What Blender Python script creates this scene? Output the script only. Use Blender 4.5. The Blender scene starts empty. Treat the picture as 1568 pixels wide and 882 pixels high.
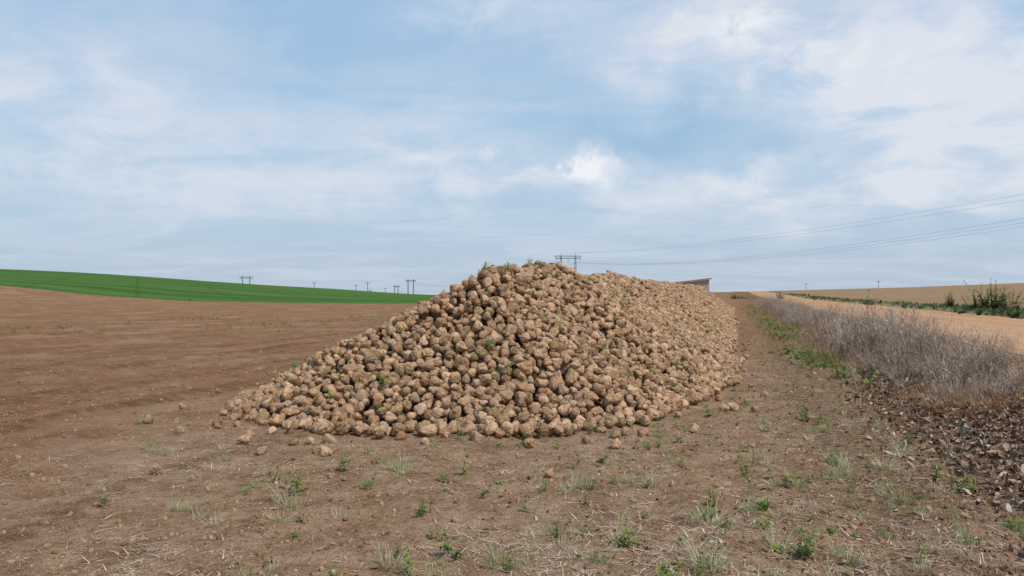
import bpy, math, random
import numpy as np
from mathutils import Vector, Matrix, Euler, noise as mnoise
random.seed(7); rng=np.random.default_rng(7)
scene=bpy.context.scene
VP=0.30
# ---------------------------------------------------------------- noise
def _hash(ix,iy,s):
    n=(ix.astype(np.int64)*374761393+iy.astype(np.int64)*668265263+s*1442695041)&0xffffffff
    n=((n^(n>>13))*1274126177)&0xffffffff
    n=n^(n>>16)
    return (n&0xffff)/65535.0
def vnoise(x,y,s=0):
    x=np.asarray(x,float);y=np.asarray(y,float)
    ix=np.floor(x);iy=np.floor(y);fx=x-ix;fy=y-iy
    fx=fx*fx*(3-2*fx);fy=fy*fy*(3-2*fy)
    a=_hash(ix,iy,s);b=_hash(ix+1,iy,s);c=_hash(ix,iy+1,s);d=_hash(ix+1,iy+1,s)
    return (a*(1-fx)+b*fx)*(1-fy)+(c*(1-fx)+d*fx)*fy*1.0-0.5
def fbm(x,y,o=4,s=0):
    r=0;a=1;f=1
    for i in range(o):
        r=r+a*vnoise(x*f+i*17.3,y*f-i*9.1,s+i);a*=.5;f*=2.03
    return r
def sstep(x,a,b):
    t=np.clip((x-a)/(b-a),0,1);return t*t*(3-2*t)
# ---------------------------------------------------------------- terrain
zbX=[-400,-120,-82,-67,-52,-35,-20,0,36,60,82,200,500]
zbZ=[12,5.2,2.76,1.18,.23,-.08,-.19,-.1,0,.3,.7,2.5,6]
zrX=[-600,-240,-178,-156,-133,-110,-87,-65,-42,-30,0,50,84,98,146,185,300,600]
zrZ=[16,12.0,9.9,8.9,7.4,5.7,4.2,3.0,1.4,.8,.5,1.2,2.0,2.3,3.6,5.1,8,12]
def G(X,Y,micro=True):
    X=np.asarray(X,float);Y=np.asarray(Y,float);u=X-VP*Y
    zb=np.interp(X,zbX,zbZ);zr=np.interp(X,zrX,zrZ)
    w1=sstep(Y,20,125);t=np.clip((Y-120)/150,0,1)
    h=zb*w1*(1-t)+zr*t
    far=np.maximum(zr-(Y-270)*.03,-.006*Y)
    h=np.where(Y>270,far,h)
    pl=.6*sstep(u,2.3,4.5)
    pl=pl*(1-sstep(Y,120,270))
    pl=pl+.12*np.exp(-((u-2.7)/.6)**2)*(1-sstep(Y,10,16))
    h=h+pl
    if micro:
        near=1-sstep(np.abs(Y),40,120)
        road=sstep(u,4.3,4.6)*(1-sstep(u,10.7,11.2))
        m=.07*fbm(X*.35,Y*.35,3,3)+.045*fbm(X*2.2,Y*2.2,3,5)+.02*fbm(X*9,Y*9,2,8)
        rut=-.035*np.exp(-((u-.9)/.25)**2)-.035*np.exp(-((u-2.0)/.2)**2)
        left=sstep(-u,6,9)
        m=m+left*.03*np.sin(u*2*math.pi/.75+1.5*vnoise(X*.2,Y*.2,9))
        h=h+near*(m+rut)*(1-.8*road)-.03*near*road*(np.exp(-((u-6.3)/.35)**2)+np.exp(-((u-8.6)/.35)**2))
    return h
# ---------------------------------------------------------------- node helpers
class NT:
    def __init__(s,nt): s.t=nt;s.n=nt.nodes;s.l=nt.links
    def _in(s,sock,v):
        if v is None: return
        if isinstance(v,bpy.types.NodeSocket): s.l.new(v,sock)
        else:
            if sock.type=='RGBA' and isinstance(v,(tuple,list)) and len(v)==3: v=(*v,1)
            sock.default_value=v
    def m(s,op,a,b=None,c=None,clamp=False):
        n=s.n.new('ShaderNodeMath');n.operation=op;n.use_clamp=clamp
        s._in(n.inputs[0],a);s._in(n.inputs[1],b);s._in(n.inputs[2],c);return n.outputs[0]
    def vm(s,op,a,b=None):
        n=s.n.new('ShaderNodeVectorMath');n.operation=op
        s._in(n.inputs[0],a)
        if b is not None:
            if op=='SCALE': s._in(n.inputs[3],b)
            else: s._in(n.inputs[1],b)
        return n.outputs[0]
    def noise(s,vec,scale,detail=4,rough=.55,dist=0,color=False):
        n=s.n.new('ShaderNodeTexNoise');s._in(n.inputs['Vector'],vec)
        n.inputs['Scale'].default_value=scale;n.inputs['Detail'].default_value=detail
        n.inputs['Roughness'].default_value=rough;n.inputs['Distortion'].default_value=dist
        return n.outputs['Color' if color else 'Fac']
    def mix(s,f,a,b,mode='MIX'):
        n=s.n.new('ShaderNodeMix');n.data_type='RGBA';n.blend_type=mode
        s._in(n.inputs[0],f);s._in(n.inputs[6],a);s._in(n.inputs[7],b);return n.outputs[2]
    def mr(s,v,a,b,c=0.,d=1.,smooth=True):
        n=s.n.new('ShaderNodeMapRange');n.interpolation_type='SMOOTHSTEP' if smooth else 'LINEAR'
        s._in(n.inputs[0],v);n.inputs[1].default_value=a;n.inputs[2].default_value=b;n.inputs[3].default_value=c;n.inputs[4].default_value=d
        return n.outputs[0]
    def ramp(s,v,stops,interp='LINEAR'):
        n=s.n.new('ShaderNodeValToRGB');s._in(n.inputs[0],v);n.color_ramp.interpolation=interp
        e=n.color_ramp.elements
        while len(e)<len(stops): e.new(.5)
        for i,(p,c) in enumerate(stops): e[i].position=p;e[i].color=(*c,1)
        return n.outputs[0]
    def sep(s,v):
        n=s.n.new('ShaderNodeSeparateXYZ');s._in(n.inputs[0],v);return n.outputs
    def comb(s,x,y,z):
        n=s.n.new('ShaderNodeCombineXYZ');s._in(n.inputs[0],x);s._in(n.inputs[1],y);s._in(n.inputs[2],z);return n.outputs[0]
    def bump(s,h,strength,dist,nrm=None):
        n=s.n.new('ShaderNodeBump');s._in(n.inputs['Height'],h);n.inputs['Strength'].default_value=strength
        n.inputs['Distance'].default_value=dist
        if nrm is not None: s._in(n.inputs['Normal'],nrm)
        return n.outputs[0]
def newmat(name,rough=.9,spec=.2):
    m=bpy.data.materials.new(name);m.use_nodes=True
    t=NT(m.node_tree);b=m.node_tree.nodes['Principled BSDF']
    b.inputs['Roughness'].default_value=rough
    b.inputs['Specular IOR Level'].default_value=spec
    return m,t,b
def pos(t): return t.n.new('ShaderNodeNewGeometry').outputs['Position']
def objrand(t): return t.n.new('ShaderNodeObjectInfo').outputs['Random']
def objco(t): return t.n.new('ShaderNodeTexCoord').outputs['Object']
# ---------------------------------------------------------------- materials
def mat_ground():
    m,t,b=newmat('soil_ground',.95,.0)
    p=pos(t);x,y,z=t.sep(p)
    u=t.m('SUBTRACT',x,t.m('MULTIPLY',y,VP))
    n1=t.noise(p,.35,3,.6);n2=t.noise(p,2.5,3,.65);n3=t.noise(p,14,3,.7);n4=t.noise(p,75,3,.7)
    uw=t.comb(t.m('MULTIPLY',u,1.0),t.m('MULTIPLY',y,.08),0.)
    ns=t.noise(uw,1.6,4,.6,.3)
    soil=t.ramp(t.m('ADD',t.m('MULTIPLY',n2,.4),t.m('ADD',t.m('MULTIPLY',n3,.32),t.m('MULTIPLY',n4,.28))),[(.37,(.155,.087,.047)),(.5,(.315,.196,.118)),(.62,(.45,.31,.205))])
    field=t.ramp(t.m('ADD',t.m('MULTIPLY',n2,.3),t.m('ADD',t.m('MULTIPLY',n3,.3),t.m('MULTIPLY',ns,.4))),[(.38,(.165,.082,.042)),(.5,(.262,.142,.077)),(.63,(.36,.215,.126))])
    ud=t.m('ADD',u,t.m('MULTIPLY',t.m('SUBTRACT',n1,.5),5.))
    lf=t.m('MAXIMUM',t.mr(ud,-4.5,-8.),t.mr(y,15.,30.))
    col=t.mix(lf,soil,field)
    st=t.mr(ns,.55,.70);col=t.mix(t.m('MULTIPLY',st,.32),col,(.14,.073,.040))
    du_=t.m('MULTIPLY',t.mr(n1,.48,.66),.4);col=t.mix(du_,col,(.42,.295,.195))
    for (uo,wd) in [(-8.6,.3),(-10.6,.3),(-13.4,.3),(-15.3,.3),(-4.9,.2)]:
        q=t.m('DIVIDE',t.m('SUBTRACT',t.m('ADD',u,t.m('MULTIPLY',n1,2.2)),uo+1.1),wd)
        g=t.m('EXPONENT',t.m('MULTIPLY',t.m('MULTIPLY',q,q),-1.))
        lug=t.mr(t.m('SINE',t.m('MULTIPLY',t.m('ADD',y,t.m('MULTIPLY',t.m('ABSOLUTE',q),.12)),22.)),-.3,.3,.35,1.)
        col=t.mix(t.m('MULTIPLY',t.m('MULTIPLY',g,lug),.55),col,(.115,.062,.035))
    rs=t.m('MULTIPLY',t.mr(ud,-.2,1.5),t.mr(ud,4.6,3.9))
    org=t.ramp(t.m('ADD',t.m('MULTIPLY',n3,.6),t.m('MULTIPLY',n4,.4)),[(.38,(.085,.048,.027)),(.52,(.215,.13,.077)),(.66,(.37,.265,.18))])
    col=t.mix(t.m('MULTIPLY',rs,.7),col,org)
    gr=t.mr(t.noise(p,.8,3,.7),.5,.68)
    gs=t.m('MULTIPLY',t.m('MULTIPLY',gr,.45),t.m('MULTIPLY',t.mr(y,10.,35.),t.m('MULTIPLY',t.mr(u,.2,1.2),t.mr(u,3.,2.3))))
    col=t.mix(gs,col,(.15,.17,.06))
    cr=t.m('MULTIPLY',t.mr(n4,.58,.70),.6);col=t.mix(cr,col,(.54,.41,.29))
    ck=t.m('MULTIPLY',t.mr(n4,.44,.34),.6);col=t.mix(ck,col,(.09,.05,.029))
    rf=t.mr(ud,12.5,15.)
    rfc=t.ramp(t.m('ADD',t.m('MULTIPLY',n1,.5),t.m('MULTIPLY',t.noise(t.comb(t.m('MULTIPLY',x,.05),y,0.),.5,3),.5)),[(.35,(.22,.14,.08)),(.5,(.31,.205,.12)),(.65,(.29,.225,.125))])
    col=t.mix(rf,col,rfc)
    yb=t.m('ADD',y,t.m('MULTIPLY',n1,3.))
    g=t.m('MULTIPLY',t.m('GREATER_THAN',yb,121.),t.mr(u,-14.,-17.))
    xs=t.m('ADD',x,t.m('MULTIPLY',y,.5))
    tram=t.m('GREATER_THAN',t.m('FRACT',t.m('DIVIDE',xs,18.)),.95)
    gn=t.noise(t.comb(t.m('MULTIPLY',x,.04),t.m('MULTIPLY',y,.5),0.),.25,4,.6)
    gc=t.ramp(t.m('ADD',t.m('MULTIPLY',gn,.6),t.m('MULTIPLY',n2,.4)),[(.35,(.045,.10,.026)),(.5,(.072,.145,.038)),(.68,(.12,.195,.06))])
    gc=t.mix(t.m('MULTIPLY',tram,.3),gc,(.04,.075,.02))
    col=t.mix(g,col,gc)
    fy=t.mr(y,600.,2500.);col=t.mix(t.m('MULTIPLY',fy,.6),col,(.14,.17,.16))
    t.l.new(col,b.inputs['Base Color'])
    h=t.m('ADD',t.m('MULTIPLY',n2,.9),t.m('ADD',t.m('MULTIPLY',n3,.45),t.m('MULTIPLY',n4,.22)))
    t.l.new(t.bump(h,.9,.12),b.inputs['Normal']);return m
def mat_road():
    m,t,b=newmat('dirt_road_surface',.95,.0)
    p=pos(t);x,y,z=t.sep(p);u=t.m('SUBTRACT',x,t.m('MULTIPLY',y,VP))
    n=t.noise(p,1.2,4,.65);n2=t.noise(p,18,3,.7);st=t.noise(t.comb(u,t.m('MULTIPLY',y,.05),0.),1.6,4)
    c=t.ramp(t.m('ADD',t.m('MULTIPLY',n,.3),t.m('ADD',t.m('MULTIPLY',n2,.3),t.m('MULTIPLY',st,.4))),[(.35,(.31,.17,.09)),(.5,(.45,.265,.15)),(.66,(.55,.36,.235))])
    t.l.new(c,b.inputs['Base Color']);t.l.new(t.bump(t.m('ADD',n,t.m('MULTIPLY',n2,.4)),.6,.05),b.inputs['Normal']);return m
def mat_beet():
    m,t,b=newmat('beet_skin',.85,.15)
    o=objco(t);r=objrand(t)
    off=t.vm('ADD',o,t.comb(t.m('MULTIPLY',r,37.),t.m('MULTIPLY',r,91.),t.m('MULTIPLY',r,13.)))
    n1=t.noise(off,10,3,.65,.6);n2=t.noise(off,45,3,.7)
    c=t.ramp(t.m('ADD',t.m('MULTIPLY',n1,.62),t.m('MULTIPLY',n2,.38)),[(.36,(.15,.078,.038)),(.44,(.38,.22,.122)),(.53,(.56,.36,.218)),(.66,(.74,.53,.35))])
    r2=t.m('FRACT',t.m('MULTIPLY',r,7.31))
    c=t.mix(t.m('MULTIPLY',t.mr(r,.5,1.),.5),c,(.42,.22,.105))
    c=t.mix(t.m('MULTIPLY',t.mr(r2,.6,1.),.38),c,(.68,.50,.34))
    x,y,z=t.sep(o)
    crown=t.m('MULTIPLY',t.mr(t.m('ADD',z,t.m('MULTIPLY',t.m('SUBTRACT',n1,.5),.12)),.028,.058),.82)
    cc=t.ramp(n2,[(.38,(.085,.062,.022)),(.5,(.25,.175,.07)),(.62,(.47,.37,.19))])
    c=t.mix(crown,c,cc)
    v=t.m('ADD',.66,t.m('MULTIPLY',t.m('FRACT',t.m('MULTIPLY',r,23.7)),.44))
    c=t.mix(1.,c,t.comb(v,v,v),'MULTIPLY')
    t.l.new(c,b.inputs['Base Color'])
    t.l.new(t.bump(t.m('ADD',n1,t.m('MULTIPLY',n2,.7)),1.,.022),b.inputs['Normal']);return m
def mat_ramp(name,stops,rough=.8,trans=0,nscale=20,spec=.1,nw=.35):
    m,t,b=newmat(name,rough,spec)
    r=objrand(t);n=t.noise(pos(t),nscale,1)
    c=t.ramp(t.m('ADD',t.m('MULTIPLY',r,1-nw),t.m('MULTIPLY',n,nw)),stops)
    t.l.new(c,b.inputs['Base Color'])
    if trans:
        tr=t.n.new('ShaderNodeBsdfTranslucent');t.l.new(c,tr.inputs[0])
        mx=t.n.new('ShaderNodeMixShader');mx.inputs[0].default_value=trans
        t.l.new(b.outputs[0],mx.inputs[1]);t.l.new(tr.outputs[0],mx.inputs[2])
        t.l.new(mx.outputs[0],t.n['Material Output'].inputs[0])
    return m
M_ground=mat_ground();M_road=mat_road();M_beet=mat_beet()
M_weed=mat_ramp('weed_leaf',[(.1,(.12,.19,.04)),(.5,(.20,.27,.065)),(.85,(.33,.35,.12))],.6,.3)
M_bush=mat_ramp('bush_leaf',[(.1,(.045,.075,.025)),(.5,(.095,.135,.05)),(.85,(.19,.20,.09))],.6,.2,8,nw=.7)
M_grass=mat_ramp('pale_grass',[(.1,(.20,.26,.10)),(.45,(.37,.38,.20)),(.8,(.58,.52,.35))],.7,.3)
M_dead=mat_ramp('dead_grass',[(.1,(.20,.15,.115)),(.45,(.37,.29,.225)),(.85,(.56,.46,.36))],.85)
M_rust=mat_ramp('dead_grass_orange',[(.1,(.24,.125,.06)),(.5,(.38,.215,.115)),(.85,(.48,.31,.18))],.85)
M_litter=mat_ramp('dry_leaf',[(.1,(.085,.047,.028)),(.45,(.20,.115,.066)),(.7,(.34,.225,.15)),(.9,(.52,.45,.38))],.8,nw=.2)
M_straw=mat_ramp('straw',[(.1,(.24,.16,.10)),(.5,(.50,.39,.28)),(.85,(.74,.64,.52))],.8,nw=.2)
M_clod=mat_ramp('soil_clod',[(.1,(.17,.095,.05)),(.5,(.30,.182,.106)),(.85,(.43,.295,.19))],.95,spec=.0,nw=.4)
# ---------------------------------------------------------------- mesh helpers
def mesh_obj(name,V,F,mat,smooth=False,parent=None,link=True):
    me=bpy.data.meshes.new(name);V=np.asarray(V,np.float32)
    if isinstance(F,np.ndarray):
        k=F.shape[1];me.vertices.add(len(V));me.vertices.foreach_set('co',V.ravel())
        me.loops.add(F.size);me.loops.foreach_set('vertex_index',F.astype(np.int32).ravel())
        me.polygons.add(len(F));me.polygons.foreach_set('loop_start',np.arange(0,F.size,k,dtype=np.int32))
        me.update(calc_edges=True)
    else: me.from_pydata([tuple(map(float,v)) for v in V],[],F)
    if smooth: me.polygons.foreach_set('use_smooth',np.ones(len(me.polygons),bool))
    me.materials.append(mat);me.update()
    o=bpy.data.objects.new(name,me)
    if link: scene.collection.objects.link(o)
    if parent: o.parent=parent
    return o
def empty(name,loc=(0,0,0)):
    o=bpy.data.objects.new(name,None);o.location=loc;o.empty_display_size=.3;scene.collection.objects.link(o);return o
def variants(cname,objs):
    c=bpy.data.collections.new(cname)
    for o in objs: c.objects.link(o)
    return c
def scatter(name,P,R,S,I,coll,parent=None):
    P=np.asarray(P,np.float32);n=len(P)
    me=bpy.data.meshes.new(name);me.vertices.add(n);me.vertices.foreach_set('co',P.ravel())
    a=me.attributes.new('rot','FLOAT_VECTOR','POINT');a.data.foreach_set('vector',np.asarray(R,np.float32).ravel())
    a=me.attributes.new('scl','FLOAT_VECTOR','POINT');a.data.foreach_set('vector',np.asarray(S,np.float32).ravel())
    a=me.attributes.new('idx','INT','POINT');a.data.foreach_set('value',np.asarray(I,np.int32).ravel())
    o=bpy.data.objects.new(name,me);scene.collection.objects.link(o)
    if parent: o.parent=parent
    g=bpy.data.node_groups.new(name+'_scatter','GeometryNodeTree')
    g.interface.new_socket('Geometry',in_out='INPUT',socket_type='NodeSocketGeometry')
    g.interface.new_socket('Geometry',in_out='OUTPUT',socket_type='NodeSocketGeometry')
    N=g.nodes;L=g.links;gi=N.new('NodeGroupInput');go=N.new('NodeGroupOutput')
    ip=N.new('GeometryNodeInstanceOnPoints');ci=N.new('GeometryNodeCollectionInfo')
    ci.inputs['Collection'].default_value=coll;ci.inputs['Separate Children'].default_value=True;ci.inputs['Reset Children'].default_value=True
    def na(nm,ty):
        k=N.new('GeometryNodeInputNamedAttribute');k.data_type=ty;k.inputs[0].default_value=nm
        return [s for s in k.outputs if s.enabled and s.name=='Attribute'][0]
    L.new(gi.outputs[0],ip.inputs['Points']);L.new(ci.outputs[0],ip.inputs['Instance'])
    ip.inputs['Pick Instance'].default_value=True
    L.new(na('idx','INT'),ip.inputs['Instance Index']);L.new(na('rot','FLOAT_VECTOR'),ip.inputs['Rotation']);L.new(na('scl','FLOAT_VECTOR'),ip.inputs['Scale'])
    L.new(ip.outputs[0],go.inputs[0])
    md=o.modifiers.new('scatter','NODES');md.node_group=g;return o
# ---------------------------------------------------------------- ground sheet + road
nu=760;t=np.linspace(math.asinh(-3000/2.6),math.asinh(3000/2.6),nu);ug=2.6*np.sinh(t)
ug=np.sort(np.concatenate([ug,[4.5,10.9]]))
ny=820;t=np.linspace(math.asinh((-60-6.5)/2.4),math.asinh((4200-6.5)/2.4),ny);yg=6.5+2.4*np.sinh(t)
UU,YY=np.meshgrid(ug,yg);XX=UU+VP*YY;ZZ=G(XX,YY)
def gridfaces(r,c):
    i=np.arange(r*c).reshape(r,c)
    return np.stack([i[:-1,:-1].ravel(),i[:-1,1:].ravel(),i[1:,1:].ravel(),i[1:,:-1].ravel()],1)
mesh_obj('ground',np.stack([XX,YY,ZZ],-1).reshape(-1,3),gridfaces(*XX.shape),M_ground,True)
k0=int(np.argmin(abs(ug-4.5)));k1=int(np.argmin(abs(ug-10.9)))+1;r0=0;r1=int(np.searchsorted(yg,420))
rv=np.stack([XX,YY,ZZ+.012],-1)[r0:r1,k0:k1]
mesh_obj('dirt_road',rv.reshape(-1,3),gridfaces(*rv.shape[:2]),M_road,True)
# ---------------------------------------------------------------- beet pile
poly=np.array([(-3.95,10.7),(-3.58,9.7),(-3.0,8.95),(-1.7,8.35),(-.6,8.4),(.2,8.45),(.95,8.65),(1.5,8.95),(1.8,9.6),(2.5,10.6),(3.3,11.9),(4.1,14.2),(21.9,74),(19.3,76.5),(15.8,75),(-3.1,14.2),(-3.8,12.2)])
def sdf(X,Y):
    X=np.asarray(X,float);Y=np.asarray(Y,float)
    d=np.full(X.shape,1e9);ins=np.zeros(X.shape,bool);n=len(poly)
    for i in range(n):
        a=poly[i];b=poly[(i+1)%n];e=b-a
        wx=X-a[0];wy=Y-a[1];tt=np.clip((wx*e[0]+wy*e[1])/(e@e),0,1)
        d=np.minimum(d,np.hypot(wx-tt*e[0],wy-tt*e[1]))
        c=((a[1]>Y)!=(b[1]>Y))
        with np.errstate(divide='ignore',invalid='ignore'):
            xi=(b[0]-a[0])*(Y-a[1])/(b[1]-a[1])+a[0]
        ins^=c&(X<xi)
    return np.where(ins,d,-d)
def HP(X,Y):
    u=X-VP*Y
    nz=.35*vnoise(X*.7,Y*.7,21)+.15*vnoise(X*2,Y*2,22)
    d=sdf(X,Y)+nz
    hr=np.interp(Y,[8,12.2,15.0,18.4,22,30,38,60,75],[2.12,2.22,1.98,2.17,2.08,2.12,2.17,2.25,2.25])
    t=np.minimum(d/3.25,(u+7.5+nz)/4.85)
    t=np.minimum(t,.05+((X*.80+Y*.60)-(-4.05*.80+10.7*.60)+.9+nz)/5.0)
    a=1.08*np.sign(t)*np.abs(t)**1.08;k=.10
    h=np.clip(.5+.5*(1-a)/k,0,1);f=a*h+1*(1-h)-k*h*(1-h)
    return hr*f+.11*vnoise(X*.9,Y*.9,23)*np.clip(t*2,0,1)
du=.08;ul=np.arange(-8.6,1.6,du);yl=np.arange(7.2,78.5,du)
UL,YL=np.meshgrid(ul,yl);HL=HP(UL+VP*YL,YL)
def hlook(x,y):
    i=int((y-7.2)/du);j=int((x-VP*y+8.6)/du)
    if i<0 or j<0 or i>=HL.shape[0] or j>=HL.shape[1]: return -1
    return HL[i,j]
pile=empty('sugar_beet_pile',(0,0,0))
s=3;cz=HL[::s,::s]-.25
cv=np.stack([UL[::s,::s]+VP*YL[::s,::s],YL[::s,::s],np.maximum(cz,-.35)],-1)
M_core,tc,bc=newmat('pile_core_soil_shade',.95,.0);bc.inputs['Base Color'].default_value=(.08,.046,.026,1)  # soil brown darkened to paint shade into the gaps between beets
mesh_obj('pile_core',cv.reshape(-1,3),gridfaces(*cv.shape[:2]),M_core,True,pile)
import bmesh
def beet_variant(k):
    bm=bmesh.new();bmesh.ops.create_icosphere(bm,subdivisions=4,radius=1)
    V=np.array([v.co[:] for v in bm.verts]);F=np.array([[v.index for v in f.verts] for f in bm.faces]);bm.free()
    rr=random.Random(k*11+3);out=[]
    el=rr.uniform(1.15,1.9);tp=rr.uniform(.40,.7);g0=rr.uniform(0,6.28);cut=rr.uniform(.5,.8)
    sq=rr.uniform(.82,1.);bend=rr.uniform(-.3,.3);o=Vector((k*7.1,k*3.3,k*1.7))
    cutp=rr.uniform(-1.,-.65);nl=rr.choice([5,6,7,8]);amp=rr.uniform(.09,.2)
    fac=[(Vector((rr.gauss(0,1),rr.gauss(0,1),rr.gauss(0,.6))).normalized(),rr.uniform(.88,1.05)) for _ in range(rr.choice([0,0,1]))]
    for p in V:
        x,y,z=p;ph=math.atan2(y,x)
        if z<0:
            zz=z*el;f=1-tp*(-z)**1.3
        else:
            zz=z*.85;f=1+.04*z
        if z>cut: zz=cut*.85+(z-cut)*.35
        if z<cutp: zz=cutp*el+(z-cutp)*.6
        v=Vector((x*f,y*f*sq,zz));v.x+=bend*min(0,z)**2
        n=mnoise.fractal(Vector(p)*1.3+o,.9,2.,3)
        n2=mnoise.fractal(Vector(p)*4.5+o,.8,2.,3)
        rid=1-abs(mnoise.noise(Vector((p[0]*2.3,p[1]*2.3,p[2]*5))+o))*2
        gr=math.exp(-((math.sin(ph-g0))**2)/.04)*(1-abs(z))
        sc=1+amp*n+.06*n2-.08*max(0,rid)**4-.16*gr
        if z>.25: sc+=.12*math.sin(ph*nl+g0*3)*(z-.25)+.09*mnoise.noise(Vector(p)*7+o)
        v=v*sc
        for (nn,dd) in fac:
            e=v.dot(nn)-dd
            if e>0: v=v-nn*e*.7
        out.append(tuple(v*.078))
    return mesh_obj('beet_%02d'%k,np.array(out),F,M_beet,True,link=False)
C_beet=variants('beet_variants',[beet_variant(k) for k in range(20)])
cell=.22;gridd={}
P=[];Rr=[]
def deposit(x,y,r,zmin,zmax):
    i=int(math.floor(x/cell));j=int(math.floor(y/cell));z=zmin
    for a in (i-1,i,i+1):
        for b_ in (j-1,j,j+1):
            for (px,py,pz,pr) in gridd.get((a,b_),()):
                dx=px-x;dy=py-y;d2=dx*dx+dy*dy;R=(r+pr)*.86
                if d2<R*R:
                    zt=pz+math.sqrt(R*R-d2)
                    if zt>z: z=zt
    if z>zmax: return False
    gridd.setdefault((i,j),[]).append((x,y,z,r));P.append((x,y,z));Rr.append(r);return True
def fillzone(y0,y1,dens,thick,rm):
    n=int((y1-y0)*9.2*dens)
    for _ in range(n):
        y=random.uniform(y0,y1);u=random.uniform(-8.4,1.2);x=u+VP*y
        h=hlook(x,y)
        if h<-.03: continue
        r=min(.095,max(.040,random.gauss(rm,.013)))
        deposit(x,y,r,max(.02+r*.6+0.0,h-thick),max(h+.01,r*1.15))
fillzone(7.3,26,600,.20,.063)
fillzone(26,45,260,.13,.067)
fillzone(45,77.5,140,.08,.07)
for _ in range(260):
    y=random.uniform(7.6,24);side=random.random()
    if side<.45: y=random.uniform(7.4,9.0);x=random.gauss(-1,1.9)
    elif side<.85: x=VP*y+random.gauss(.2,.35)
    else: x=VP*y-7.4-abs(random.gauss(0,.4))
    if hlook(x,y)>-.05: continue
    d=float(sdf(np.array(x),np.array(y)))
    if d<-1.0 or random.random()<min(.9,-d*1.3): continue
    r=random.uniform(.035,.065);deposit(x,y,r,float(G(x,y))+r*.6,.3)
for (px,py) in [(500,694),(488,690),(840,722),(380,668),(812,676),(228,646),(1038,634),(1124,624),(240,722),(400,690),(985,664),(1170,600),(275,665),(1155,625)]:
    d=1.6*1141/(py+4-448);x=(px-784)/1141*d;r=random.uniform(.045,.065)
    P.append((x,d,float(G(x,d))+r*.5));Rr.append(r)
n=len(P);R=rng.uniform(0,6.283,(n,3));sc=np.array(Rr)/.072
S=sc[:,None]*rng.uniform(.85,1.15,(n,3))
scatter('beets',P,R,S,rng.integers(0,20,n),C_beet,pile)
print('beets',n)
# ---------------------------------------------------------------- plant variants
def strip(V,F,base,d,L,w,droop,seg=3,curl=0.):
    d=Vector(d).normalized();p=Vector(base);side=d.cross(Vector((0,0,1)))
    if side.length<.05: side=Vector((1,0,0))
    side.normalize();i0=len(V)
    for k in range(seg+1):
        f=k/seg;ww=w*(1-f**1.6)*(.55+.9*min(1,f*2.5)) if curl else w*(1-f*.85)
        V.append(tuple(p-side*ww/2));V.append(tuple(p+side*ww/2))
        p=p+d*(L/seg);d=(d+Vector((0,0,-droop/seg))).normalized()
    for k in range(seg):
        a=i0+2*k;F.append((a,a+1,a+3,a+2))
def grass_var(k,nm,mat,nb,L0,L1,w,spread,droop,rad,seg=3):
    rr=random.Random(k*5+1);V=[];F=[]
    for _ in range(nb):
        a=rr.uniform(0,6.283);q=rr.random()**.6*rad
        sp=rr.uniform(.05,spread);a2=a+rr.uniform(-.8,.8)
        strip(V,F,(math.cos(a)*q,math.sin(a)*q,-.01),(math.cos(a2)*sp,math.sin(a2)*sp,1),L0+(L1-L0)*rr.random()**2.0,w*rr.uniform(.6,1.3),rr.uniform(0,droop),seg)
    return mesh_obj('%s_%02d'%(nm,k),np.array(V),F,mat,False,link=False)
def weed_var(k,mat,nb=12,L=.09,w=.035,up=.5,nm='weed'):
    rr=random.Random(k*9+2);V=[];F=[]
    for i in range(nb):
        a=rr.uniform(0,6.283);u_=rr.uniform(.1,up*2);h=rr.uniform(0,L*.6)
        strip(V,F,(rr.uniform(-.2,.2)*L,rr.uniform(-.2,.2)*L,h),(math.cos(a),math.sin(a),u_),L*rr.uniform(.5,1.2),w*rr.uniform(.6,1.2),rr.uniform(.3,1.1),4,1.)
    return mesh_obj('%s_%02d'%(nm,k),np.array(V),F,mat,False,link=False)
def stem_weed_var(k):
    rr=random.Random(k*17+3);V=[];F=[]
    for _ in range(rr.choice([2,3,4])):
        a=rr.uniform(0,6.28);d=Vector((math.cos(a)*.35,math.sin(a)*.35,1)).normalized();L=rr.uniform(.07,.17);b0=Vector((rr.uniform(-.04,.04),rr.uniform(-.04,.04),0))
        strip(V,F,b0,d,L,.005,.1,2)
        for j in range(11):
            f=rr.uniform(.1,1);a2=j*2.4+rr.uniform(-.4,.4)
            strip(V,F,b0+d*L*f,(math.cos(a2),math.sin(a2),rr.uniform(.1,.9)),rr.uniform(.03,.06)*(1.2-f*.5),rr.uniform(.012,.02),.8,3,1.)
    return mesh_obj('weed_%02d'%(k+10),np.array(V),F,M_weed,False,link=False)
def brush_var(k):
    rr=random.Random(k*13+5);V=[];F=[]
    for _ in range(9):
        a=rr.uniform(0,6.283);d=Vector((math.cos(a)*rr.uniform(.05,.6),math.sin(a)*rr.uniform(.05,.6),1)).normalized();L=rr.uniform(.25,.68)
        b0=Vector((rr.uniform(-.1,.1),rr.uniform(-.1,.1),-.02));strip(V,F,b0,d,L,.006,.15,3)
        for j in range(9):
            f=rr.uniform(.3,1);a2=rr.uniform(0,6.28);strip(V,F,b0+d*L*f,(math.cos(a2),math.sin(a2),rr.uniform(.4,1.6)),L*rr.uniform(.1,.3),.005,.3,2)
            if rr.random()<.5: strip(V,F,b0+d*L*f,(math.cos(a2),math.sin(a2),rr.uniform(-.3,.8)),rr.uniform(.02,.05),.014,.3,2,1.)
    return mesh_obj('dead_brush_%02d'%k,np.array(V),F,M_dead,False,link=False)
C_dead=variants('dead_grass_variants',[grass_var(k,'dead_stems',M_dead,34,.10,.54,.006,1.2,.9,.16,2) for k in range(8)])
C_brush=variants('dead_brush_variants',[brush_var(k) for k in range(6)])
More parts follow.
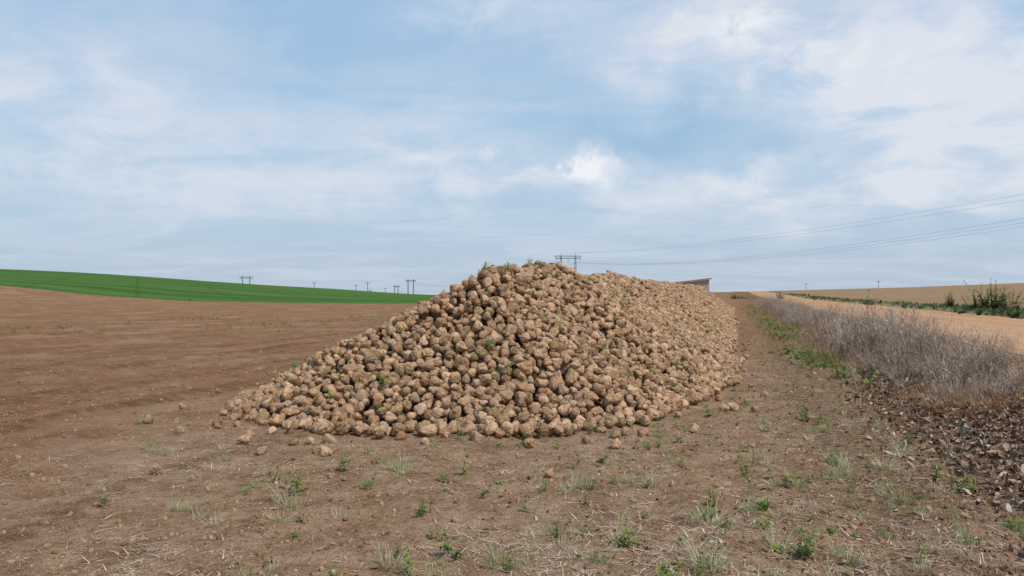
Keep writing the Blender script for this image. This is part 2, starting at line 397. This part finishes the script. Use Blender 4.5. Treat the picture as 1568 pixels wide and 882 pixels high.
C_rust=variants('rust_grass_variants',[grass_var(k,'rust_stems',M_rust,50,.07,.24,.007,1.6,1.3,.16,2) for k in range(5)])
C_tuft=variants('tuft_variants',[grass_var(k,'tuft',M_grass,60,.05,.20,.0055,1.8,1.1,.06,2) for k in range(6)])
C_weed=variants('weed_variants',[weed_var(k,M_weed,rn,L,w,up) for k,(rn,L,w,up) in enumerate([(10,.07,.022,.5),(16,.08,.022,.7),(14,.07,.028,.4)])]+[stem_weed_var(k) for k in range(5)])
NW=8
def litter_var(k):
    rr=random.Random(k+50);V=[];F=[];L=rr.uniform(.05,.11);W=L*rr.uniform(.3,.6)
    c1=rr.uniform(-1,1);c2=rr.uniform(-1,1)
    for i in range(5):
        for j in range(4):
            f=i/4;g=j/3-.5;ww=W*math.sin(math.pi*(f*.8+.12))
            V.append(((f-.5)*L,g*ww+rr.uniform(-.004,.004),.25*L*c1*math.cos(f*5)+c2*.9*ww*(g*g*2)+rr.uniform(-.005,.005)))
    for i in range(4):
        for j in range(3):
            a=i*4+j;F.append((a,a+1,a+5,a+4))
    return mesh_obj('litter_%02d'%k,np.array(V),F,M_litter,False,link=False)
C_lit=variants('litter_variants',[litter_var(k) for k in range(8)])
def straw_var(k):
    rr=random.Random(k+80);V=[];F=[]
    for _ in range(1 if k<4 else 4):
        a=rr.uniform(0,6.28);strip(V,F,(rr.uniform(-.05,.05),rr.uniform(-.05,.05),.004),(math.cos(a),math.sin(a),rr.uniform(0,.25)),rr.uniform(.03,.13),rr.uniform(.003,.006),rr.uniform(0,.5),2)
    return mesh_obj('straw_%02d'%k,np.array(V),F,M_straw,False,link=False)
C_straw=variants('straw_variants',[straw_var(k) for k in range(7)])
def clod_var(k):
    bm=bmesh.new();bmesh.ops.create_icosphere(bm,subdivisions=2,radius=1)
    for v in bm.verts:
        c=v.co.copy();v.co=c*(1+.45*mnoise.noise(c*1.3+Vector((k*5,0,0)))+.2*mnoise.noise(c*3+Vector((k*5,3,0))));v.co.z*=.65
    V=np.array([v.co[:] for v in bm.verts]);F=np.array([[v.index for v in f.verts] for f in bm.faces]);bm.free()
    return mesh_obj('clod_%02d'%k,V,F,M_clod,False,link=False)
C_clod=variants('clod_variants',[clod_var(k) for k in range(7)])
# ---------------------------------------------------------------- scatter fields
def outside(X,Y,m=.05): return sdf(X,Y)<-m
def do(name,X,Y,coll,nv,smin,smax,tilt=.15,dz=0,flip=False,squash=1.,mod=None):
    X=np.asarray(X);Y=np.asarray(Y);n=len(X);Z=G(X,Y)+dz
    R=np.stack([rng.normal(0,tilt,n),rng.normal(0,tilt,n),rng.uniform(0,6.283,n)],1)
    s=rng.uniform(smin,smax,n)
    if mod is not None: s=s*mod
    S=np.stack([s,s,s*squash],1)
    return scatter(name,np.stack([X,Y,Z],1),R,S,rng.integers(0,nv,n),coll)
def wedge(n,y0,y1,pw=1.,a0=-.8,a1=.8):
    Y=y0+(y1-y0)*rng.random(n)**pw;X=rng.uniform(a0,a1,n)*Y;return X,Y
X,Y=wedge(26000,3.2,18,1.5);d=vnoise(X*.8,Y*.8,31)+.5;k=(rng.random(len(X))<(.15+d))&outside(X,Y)&((X-VP*Y)<4.4)
X=X[k];Y=Y[k];n=len(X);sz=np.minimum(.004+rng.exponential(.0045,n),.028)
scatter('soil_clods',np.stack([X,Y,G(X,Y)+sz*.1],1),rng.uniform(0,6.28,(n,3)),np.repeat(sz[:,None],3,1),rng.integers(0,7,n),C_clod)
X,Y=wedge(26000,3.2,18,1.4,-.7,.8);u=X-VP*Y;k=outside(X,Y)&(u<4.3)&(rng.random(len(X))<(.25+1.2*vnoise(X*.9,Y*.9,41)+.5*sstep(u,-5,0)));do('straw_debris',X[k],Y[k],C_straw,7,.35,1.3,.1,.004)
Y=3.2+15*rng.random(14000)**1.3;u=rng.normal(2.85,.5,14000);X=u+VP*Y;k=(u<4.3)&(rng.random(14000)<np.clip(1.15-(Y-9)/6,0.10,1));do('dry_leaf_litter',X[k],Y[k],C_lit,8,.45,1.25,.7,.02)
X,Y=wedge(8500,3.2,20,1.4,-.4,.8);u=X-VP*Y;k=outside(X,Y)&(u<3)&(u>-5)&(rng.random(len(X))<.2+.8*sstep(u,-3,2));do('dry_leaf_scraps',X[k],Y[k],C_lit,8,.2,.75,.4,.006)
def clump(X,Y,s): return np.clip(.5+1.1*vnoise(X*.9,Y*.9,s)+.8*vnoise(X*.25,Y*.25,s+1),0,1.3)
def nearlow(Y): return .62+.38*sstep(Y,9,18)
n=4800;Y=9.2+110*rng.random(n)**1.8;u=3.6+rng.normal(0,.48,n);X=u+VP*Y;c=clump(X,Y,51);k=(u<4.8)&(u>2.6)&(rng.random(n)<.15+c);X=X[k];Y=Y[k];do('dead_grass',X,Y,C_dead,8,.6,1.25,.3,-.02,mod=(.6+.7*clump(X,Y,51))*nearlow(Y))
n=1900;Y=9.2+90*rng.random(n)**1.6;u=3.45+rng.normal(0,.5,n);X=u+VP*Y;c=clump(X,Y,54);k=(u<4.7)&(rng.random(n)<c);X=X[k];Y=Y[k];do('dead_weed_stalks',X,Y,C_brush,6,.65,1.45,.2,-.02,mod=(.65+.6*clump(X,Y,54))*nearlow(Y))
n=1900;Y=8.5+60*rng.random(n)**1.5;u=2.95+rng.normal(0,.45,n);X=u+VP*Y;k=(vnoise(X*.5,Y*.5,52)>.0)&(u<4.2)&(u>1.9);do('orange_dead_grass',X[k],Y[k],C_rust,5,.5,1.1,.35,-.01,squash=.7)
X,Y=wedge(750,3.6,20,1.2,-.5,.62);u=X-VP*Y;k=outside(X,Y,.15)&(u<2.8)&(rng.random(len(X))<.25+.5*sstep(u,-4,0));do('grass_tufts',X[k],Y[k],C_tuft,6,.35,1.05,.25)
X,Y=wedge(1900,3.6,26,1.1,-.4,.62);u=X-VP*Y;k=outside(X,Y,.1)&(u<3)&(rng.random(len(X))<.12+.6*sstep(u,-4.5,.5));do('small_weeds',X[k],Y[k],C_weed,NW,.22,.85,.25)
n=1500;Y=9+86*rng.random(n)**1.1;u=1.9+rng.normal(0,.42,n);X=u+VP*Y;k=rng.random(n)<.3+1.6*vnoise(X*.4,Y*.4,61);do('verge_weeds',X[k],Y[k],C_weed,NW,.6,1.8,.25)
X=rng.uniform(-24,-5,1800);Y=rng.uniform(29,48,1800);k=rng.random(1800)<.15+1.5*vnoise(X*.3,Y*.3,62);do('field_weeds',X[k],Y[k],C_weed,NW,.5,1.4,.2)
hx=[];hy=[]
for (px,py) in [(618,722),(610,718),(450,775),(435,770),(1292,722),(1300,726),(1284,722),(888,735),(880,742),(1090,800),(1075,798),(1190,835),(515,792),(995,738),(600,868),(765,868),(1080,868),(1095,872),(1477,835),(1555,815),(1350,715),(1150,700)]:
    d=1.6*1141/(py-448);hx.append((px-784)/1141*d);hy.append(d)
do('wild_grass_clumps',np.array(hx),np.array(hy),C_tuft,6,1.,1.5,.15)
hx=[];hy=[]
for (px,py) in [(648,785),(652,778),(713,720),(525,722),(1090,770),(1205,745),(1235,855),(1228,850),(560,748),(460,745),(455,752),(155,775),(1480,760),(1225,636),(1235,640),(1085,640),(765,665),(700,860),(1010,685),(1170,780),(960,830),(1275,700),(690,855),(1550,810)]:
    d=1.6*1141/(py-448);hx.append((px-784)/1141*d);hy.append(d)
do('broadleaf_weeds',np.array(hx),np.array(hy),C_weed,NW,.8,1.35,.15)
idx=[i for i,(x,y,z) in enumerate(P) if z>hlook(x,y)-.05 and hlook(x,y)>.1 and y<34];random.shuffle(idx);idx=idx[:650]
PP=np.array([P[i] for i in idx]);PP[:,2]+=.04;n=len(PP)
scatter('beet_leaf_sprouts',PP,np.stack([rng.normal(0,.6,n),rng.normal(0,.6,n),rng.uniform(0,6.28,n)],1),np.repeat(rng.uniform(.4,1.1,n)[:,None],3,1),rng.integers(0,NW,n),C_weed,pile)
C_vg=variants('verge_variants',[weed_var(k,M_bush,40,.22,.04,1.3,'verge_plant') for k in range(5)])
n=2400;Y=14+150*rng.random(n)**1.6;u=12.4+rng.normal(0,.8,n);X=u+VP*Y;k=rng.random(n)<.3+1.6*vnoise(X*.15,Y*.15,71);do('green_verge',X[k],Y[k],C_vg,5,.5,1.5,.1,-.03)
n=2200;Y=12+150*rng.random(n)**1.6;u=11.7+rng.normal(0,.6,n);X=u+VP*Y;k=u>10.8;do('verge_dry_grass',X[k],Y[k],C_tuft,6,1.,2.,.2,-.02)
def bush(name,x,y,h,w,ns=26,nl=34):
    V=[];F=[];rr=random.Random(int(abs(x*31+y*7)))
    for _ in range(ns):
        a=rr.uniform(0,6.283);lean=rr.uniform(.05,.9)*w/h;d=Vector((math.cos(a)*lean,math.sin(a)*lean,1)).normalized()
        L=h*rr.uniform(.35,1.05);q=rr.uniform(0,w*.25);b0=Vector((math.cos(a)*q,math.sin(a)*q,-.05))
        strip(V,F,b0,d,L,.02*h,.15,4)
        for j in range(nl):
            f=rr.uniform(.12,1);p=b0+d*L*f;a2=rr.uniform(0,6.283);s_=(1.1-f*.7)*rr.uniform(.6,1.2)
            strip(V,F,p,(math.cos(a2),math.sin(a2),rr.uniform(-.1,.9)),.14*h*s_,.045*h*s_,.6,3,1.)
    o=mesh_obj(name,np.array(V),F,M_bush);o.location=(x,y,float(G(x,y))-.04);return o
for (px,d,h,w) in [(1520,37,1.95,1.7),(1500,38,1.6,1.3),(1545,36,1.4,1.3),(1455,42,1.3,.35),(1330,60,1.0,1.1),(1400,50,.6,.8),(1195,110,1.5,2.),(1126,150,2.0,3.),(1138,152,1.2,3.)]:
    bush('roadside_bush',(px-784)/1141*d,d,h,w,32,44)
for (px,d,h,w) in [(290,119,.9,.8),(440,119,.7,2.),(455,119,.6,1.6),(428,119,.6,1.3),(600,120,.5,2.),(567,255,1.8,1.2),(1330,210,1.2,1.),(700,125,.6,1.)]:
    bush('field_bush',(px-784)/1141*d,d,h,w,16,20)
# ---------------------------------------------------------------- brick shed
M_brick,t,b=newmat('brick_wall');p=objco(t)
br=t.n.new('ShaderNodeTexBrick');t.l.new(p,br.inputs[0]);br.inputs['Scale'].default_value=3
br.inputs['Color1'].default_value=(.33,.15,.09,1);br.inputs['Color2'].default_value=(.26,.115,.07,1);br.inputs['Mortar'].default_value=(.4,.33,.27,1)
t.l.new(br.outputs[0],b.inputs['Base Color'])
M_tile=mat_ramp('clay_tile',[(.2,(.30,.13,.075)),(.8,(.42,.21,.13))],nscale=3,nw=.9)
M_dark,t,b=newmat('dark_opening');b.inputs['Base Color'].default_value=(.03,.025,.02,1)
M_wood,t,b=newmat('weathered_door');b.inputs['Base Color'].default_value=(.14,.10,.07,1)
def boxV(x0,x1,y0,y1,z0,z1): return [(x0,y0,z0),(x1,y0,z0),(x1,y1,z0),(x0,y1,z0),(x0,y0,z1),(x1,y0,z1),(x1,y1,z1),(x0,y1,z1)]
BF=[(0,3,2,1),(4,5,6,7),(0,1,5,4),(1,2,6,5),(2,3,7,6),(3,0,4,7)]
def boxes(name,L,mat,parent=None):
    V=[];F=[]
    for bb in L:
        k=len(V);V+=boxV(*bb);F+=[tuple(i+k for i in f) for f in BF]
    return mesh_obj(name,np.array(V),F,mat,parent=parent)
bx,by=22.6,97.;gz=float(G(bx,by,False));hs=empty('brick_house',(bx,by,gz));hs.rotation_euler=(0,0,-.12)
V=[(-3,0,-.4),(3,0,-.4),(3,4,-.4),(-3,4,-.4),(-3,0,2.6),(3,0,3.3),(3,4,3.3),(-3,4,2.6)]
mesh_obj('walls',np.array(V),BF,M_brick,parent=hs)
V=[(-3.3,-.3,2.58),(3.25,-.3,3.35),(3.25,4.3,3.35),(-3.3,4.3,2.58),(-3.3,-.3,2.76),(3.25,-.3,3.53),(3.25,4.3,3.53),(-3.3,4.3,2.76)]
mesh_obj('roof',np.array(V),BF,M_tile,parent=hs)
boxes('door',[(.6,1.6,-.05,-.003,0,2.05)],M_wood,hs)
boxes('window',[(-1.6,-.6,-.04,-.003,1.1,1.9),(3.003,3.04,1.3,2.3,1.2,2.0)],M_dark,hs)
# ---------------------------------------------------------------- pylons & wires
M_steel,t,b=newmat('galvanised_steel',.6,.4);b.inputs['Base Color'].default_value=(.17,.19,.22,1)
def beam(V,F,a,b_,w):
    a=Vector(a);b_=Vector(b_);d=(b_-a).normalized();s1=d.cross(Vector((.3,.9,.2))).normalized()*w/2;s2=d.cross(s1).normalized()*w/2
    k=len(V)
    for q in (a,b_): V.extend([tuple(q-s1-s2),tuple(q+s1-s2),tuple(q+s1+s2),tuple(q-s1+s2)])
    F.extend([tuple(i+k for i in f) for f in BF])
def pylon(x,y,h,w,rot=0,th=.28):
    V=[];F=[];z=float(G(x,y,False));r=w*.5
    for sx in (-r*.55,r*.55):
        for s_ in (-.45,.45): beam(V,F,(sx+s_*1.4,0,-2),(sx+s_*.7,0,h),th)
        nseg=9
        for i in range(nseg):
            z0=h*i/nseg;z1=h*(i+1)/nseg;e0=.63-.31*i/nseg;e1=.63-.31*(i+1)/nseg
            sg=1 if i%2 else -1
            beam(V,F,(sx-sg*e0,0,z0),(sx+sg*e1,0,z1),th*.55)
    beam(V,F,(-r,0,h),(r,0,h),th);beam(V,F,(-r*.9,0,h-1.5),(r*.9,0,h-1.5),th)
    m=12
    for i in range(m):
        a=-r*.9+1.8*r*i/m;c=a+1.8*r/m;beam(V,F,(a,0,h if i%2 else h-1.5),(c,0,h-1.5 if i%2 else h),th*.5)
    for sx in (-r,r): beam(V,F,(sx,0,h),(sx*.9,0,h-1.5),th)
    for sx in (-r*.9,0,r*.9): beam(V,F,(sx,0,h-1.5),(sx,0,h-3.6),th*.7)
    for sx in (-r*.55,r*.55): beam(V,F,(sx,0,h),(sx,0,h+1.8),th*.7)
    o=mesh_obj('transmission_tower',np.array(V),F,M_steel);o.location=(x,y,z);o.rotation_euler=(0,0,rot)
    return [(x+c*math.cos(rot),y+c*math.sin(rot),z+h-3.6) for c in (-r*.9,0,r*.9)]+[(x+c*math.cos(rot),y+c*math.sin(rot),z+h+1.8) for c in (-r*.55,r*.55)]
def px2(px,py,d): return ((px-784)/1141*d,1.6+(448-py)/1141*d)
def pyl(px,py,d,w,rot,th): 
    x,z=px2(px,py,d);return pylon(x,d,z-float(G(x,d,False)),w,rot,th)
A1=pyl(870,392,445,16,.1,.32)
A2=pyl(629,429,1000,13,.15,.5)
pyl(607,438,1500,12,.1,.6);pyl(377,424,900,15,.2,.4)
A0=pylon(150,140,25,16,.35,.3)
def wires(A,B,sag,r,sel=(0,1,2,3,4)):
    V=[];F=[]
    for i in sel:
        a=np.array(A[i]);c=np.array(B[i]);N_=60;pts=[a+(c-a)*k/N_-np.array([0,0,4*sag*(k/N_)*(1-k/N_)*(1 if i<3 else .7)]) for k in range(N_+1)]
        k0=len(V)
        for q in pts:
            for an in (0,2.094,4.189): V.append((q[0]+r*math.cos(an)*.7,q[1]+r*math.cos(an)*.7,q[2]+r*math.sin(an)))
        for k in range(N_):
            for j in range(3):
                F.append((k0+3*k+j,k0+3*k+(j+1)%3,k0+3*k+3+(j+1)%3,k0+3*k+3+j))
    mesh_obj('power_lines',np.array(V),F,M_steel)
wires(A1,A0,7.,.026);wires(A2,A1,9.,.05,(0,2))
def pole(px,py,d,th=.3):
    x,z=px2(px,py,d);g=float(G(x,d,False));h=z-g;V=[];F=[]
    beam(V,F,(0,0,-1),(0,0,h),th);beam(V,F,(-1.4,0,h-.6),(1.4,0,h-.6),th*.7)
    for s_ in (-1.3,0,1.3): beam(V,F,(s_,0,h-.6),(s_,0,h+.1),th*.5)
    o=mesh_obj('utility_pole',np.array(V),F,M_steel);o.location=(x,d,g)
for (px,py,d) in [(481,432,500),(545,436,520),(563,432,480),(590,441,700),(1345,430,520),(1234,434,600)]: pole(px,py,d)
# ---------------------------------------------------------------- world
w=bpy.data.worlds.new('World');scene.world=w;w.use_nodes=True;t=NT(w.node_tree)
bg=t.n['Background'];STR=.1;bg.inputs[1].default_value=STR
sky=t.n.new('ShaderNodeTexSky');sky.sky_type='NISHITA';sky.sun_disc=False
EL=math.radians(55);AZ=math.radians(134);sky.sun_elevation=EL;sky.sun_rotation=AZ;sky.dust_density=2.
dv=t.n.new('ShaderNodeTexCoord').outputs['Generated']
nd=t.vm('SCALE',t.vm('SUBTRACT',t.noise(dv,5,5,.6,color=True),(.5,.5,.5)),.19)
d2=t.vm('ADD',dv,nd);x,y,z=t.sep(d2);x0,y0,z0=t.sep(dv)
az=t.m('MULTIPLY',t.m('ARCTAN2',x,y),57.2958);el=t.m('MULTIPLY',t.m('ARCSINE',z),57.2958);el0=t.m('MULTIPLY',t.m('ARCSINE',z0),57.2958)
def L_(r,g,b_): return tuple(((c/255+.055)/1.055)**2.4 for c in (r,g,b_))
base=t.ramp(t.m('DIVIDE',el0,60.),[(0.,L_(187,202,217)),(.08,L_(181,204,225)),(.2,L_(173,204,231)),(.38,L_(160,193,229)),(.9,L_(125,164,211))])
def blobs(L):
    acc=None
    for (px,py,sx,sy,wt) in L:
        a=math.degrees(math.atan((px-784)/1141));e=math.degrees(math.atan((448-py)/1141*math.cos(math.radians(a))))
        sa=sx/20.;se=sy/20.
        q1=t.m('MULTIPLY_ADD',az,1/sa,-a/sa);q2=t.m('MULTIPLY_ADD',el,1/se,-e/se)
        q=t.m('MULTIPLY_ADD',q1,q1,t.m('MULTIPLY',q2,q2))
        g=t.m('POWER',math.exp(-1),q)
        acc=t.m('MULTIPLY',g,wt) if acc is None else t.m('MULTIPLY_ADD',g,wt,acc)
    return acc
cp=t.comb(t.m('DIVIDE',x0,t.m('ADD',z0,.12)),t.m('DIVIDE',y0,t.m('ADD',z0,.12)),0.)
cs=t.noise(t.vm('MULTIPLY',cp,(.7,1.3,1.)),1.1,7,.6,.8)
cw=t.noise(t.vm('MULTIPLY',dv,(5.,5.,12.)),1.6,7,.6,.7)
soft=blobs([(1080,85,170,42,1.1),(1250,130,180,50,1.05),(1490,190,160,90,1.),(1510,50,150,60,1.),(760,5,140,35,.85),(1380,250,220,50,.5),
 (60,150,200,70,.7),(330,250,280,55,.55),(700,245,120,40,.75),(870,290,130,22,.6),(1130,275,100,16,.7),(650,300,320,30,.4),(560,170,180,40,.3),(1250,300,260,40,.4),(1180,20,200,30,.4)])
mk=t.m('MULTIPLY',soft,t.mr(t.m('ADD',t.m('MULTIPLY',cw,.7),t.m('MULTIPLY',cs,.3)),.34,.65,.18,1.18),clamp=True)
gen=t.m('MULTIPLY',t.mr(cs,.40,.68),.65)
c=t.mix(gen,base,L_(205,217,233))
hole=blobs([(1010,205,150,30,.85),(560,60,260,60,.25),(1180,230,60,20,.4),(1260,50,70,22,.4),(330,110,200,45,.2),(860,120,80,40,.2)])
c=t.mix(t.m('MULTIPLY',hole,1.,clamp=True),c,L_(150,188,221))
c=t.mix(t.m('MULTIPLY',mk,.95),c,L_(227,232,241))
cn=t.noise(dv,16,7,.66,.8)
cum=blobs([(930,256,26,24,1.0),(895,270,36,13,.8),(1130,72,50,12,.8),(1300,100,80,18,.7),(760,228,25,14,.4),(1480,140,70,18,.5),(700,228,14,8,.3),(1090,95,70,14,.5),(1520,30,60,20,.4)])
cm=t.m('MULTIPLY',cum,t.mr(cn,.43,.62,.0,1.1),clamp=True)
c=t.mix(cm,c,L_(244,246,250))
sk=t.vm('SCALE',sky.outputs[0],STR)
c=t.mix(.93,sk,c)
c=t.vm('SCALE',c,1/STR)
t.l.new(c,bg.inputs[0])
ld=bpy.data.lights.new('sun','SUN');ld.energy=3.3;ld.angle=math.radians(1.5);ld.color=(1,.93,.84)
so=bpy.data.objects.new('sun',ld);scene.collection.objects.link(so)
sd=Vector((math.sin(AZ)*math.cos(EL),math.cos(AZ)*math.cos(EL),math.sin(EL)));so.rotation_euler=sd.to_track_quat('Z','Y').to_euler();so.location=(20,-20,40)
cd=bpy.data.cameras.new('camera');cd.sensor_width=36;cd.lens=26.2;cd.clip_end=9000;cd.clip_start=.05
co=bpy.data.objects.new('camera',cd);scene.collection.objects.link(co);co.location=(0,0,1.6);co.rotation_euler=(math.radians(90.35),0,0)
scene.camera=co
scene.view_settings.view_transform='Standard';scene.view_settings.look='None';scene.view_settings.exposure=0
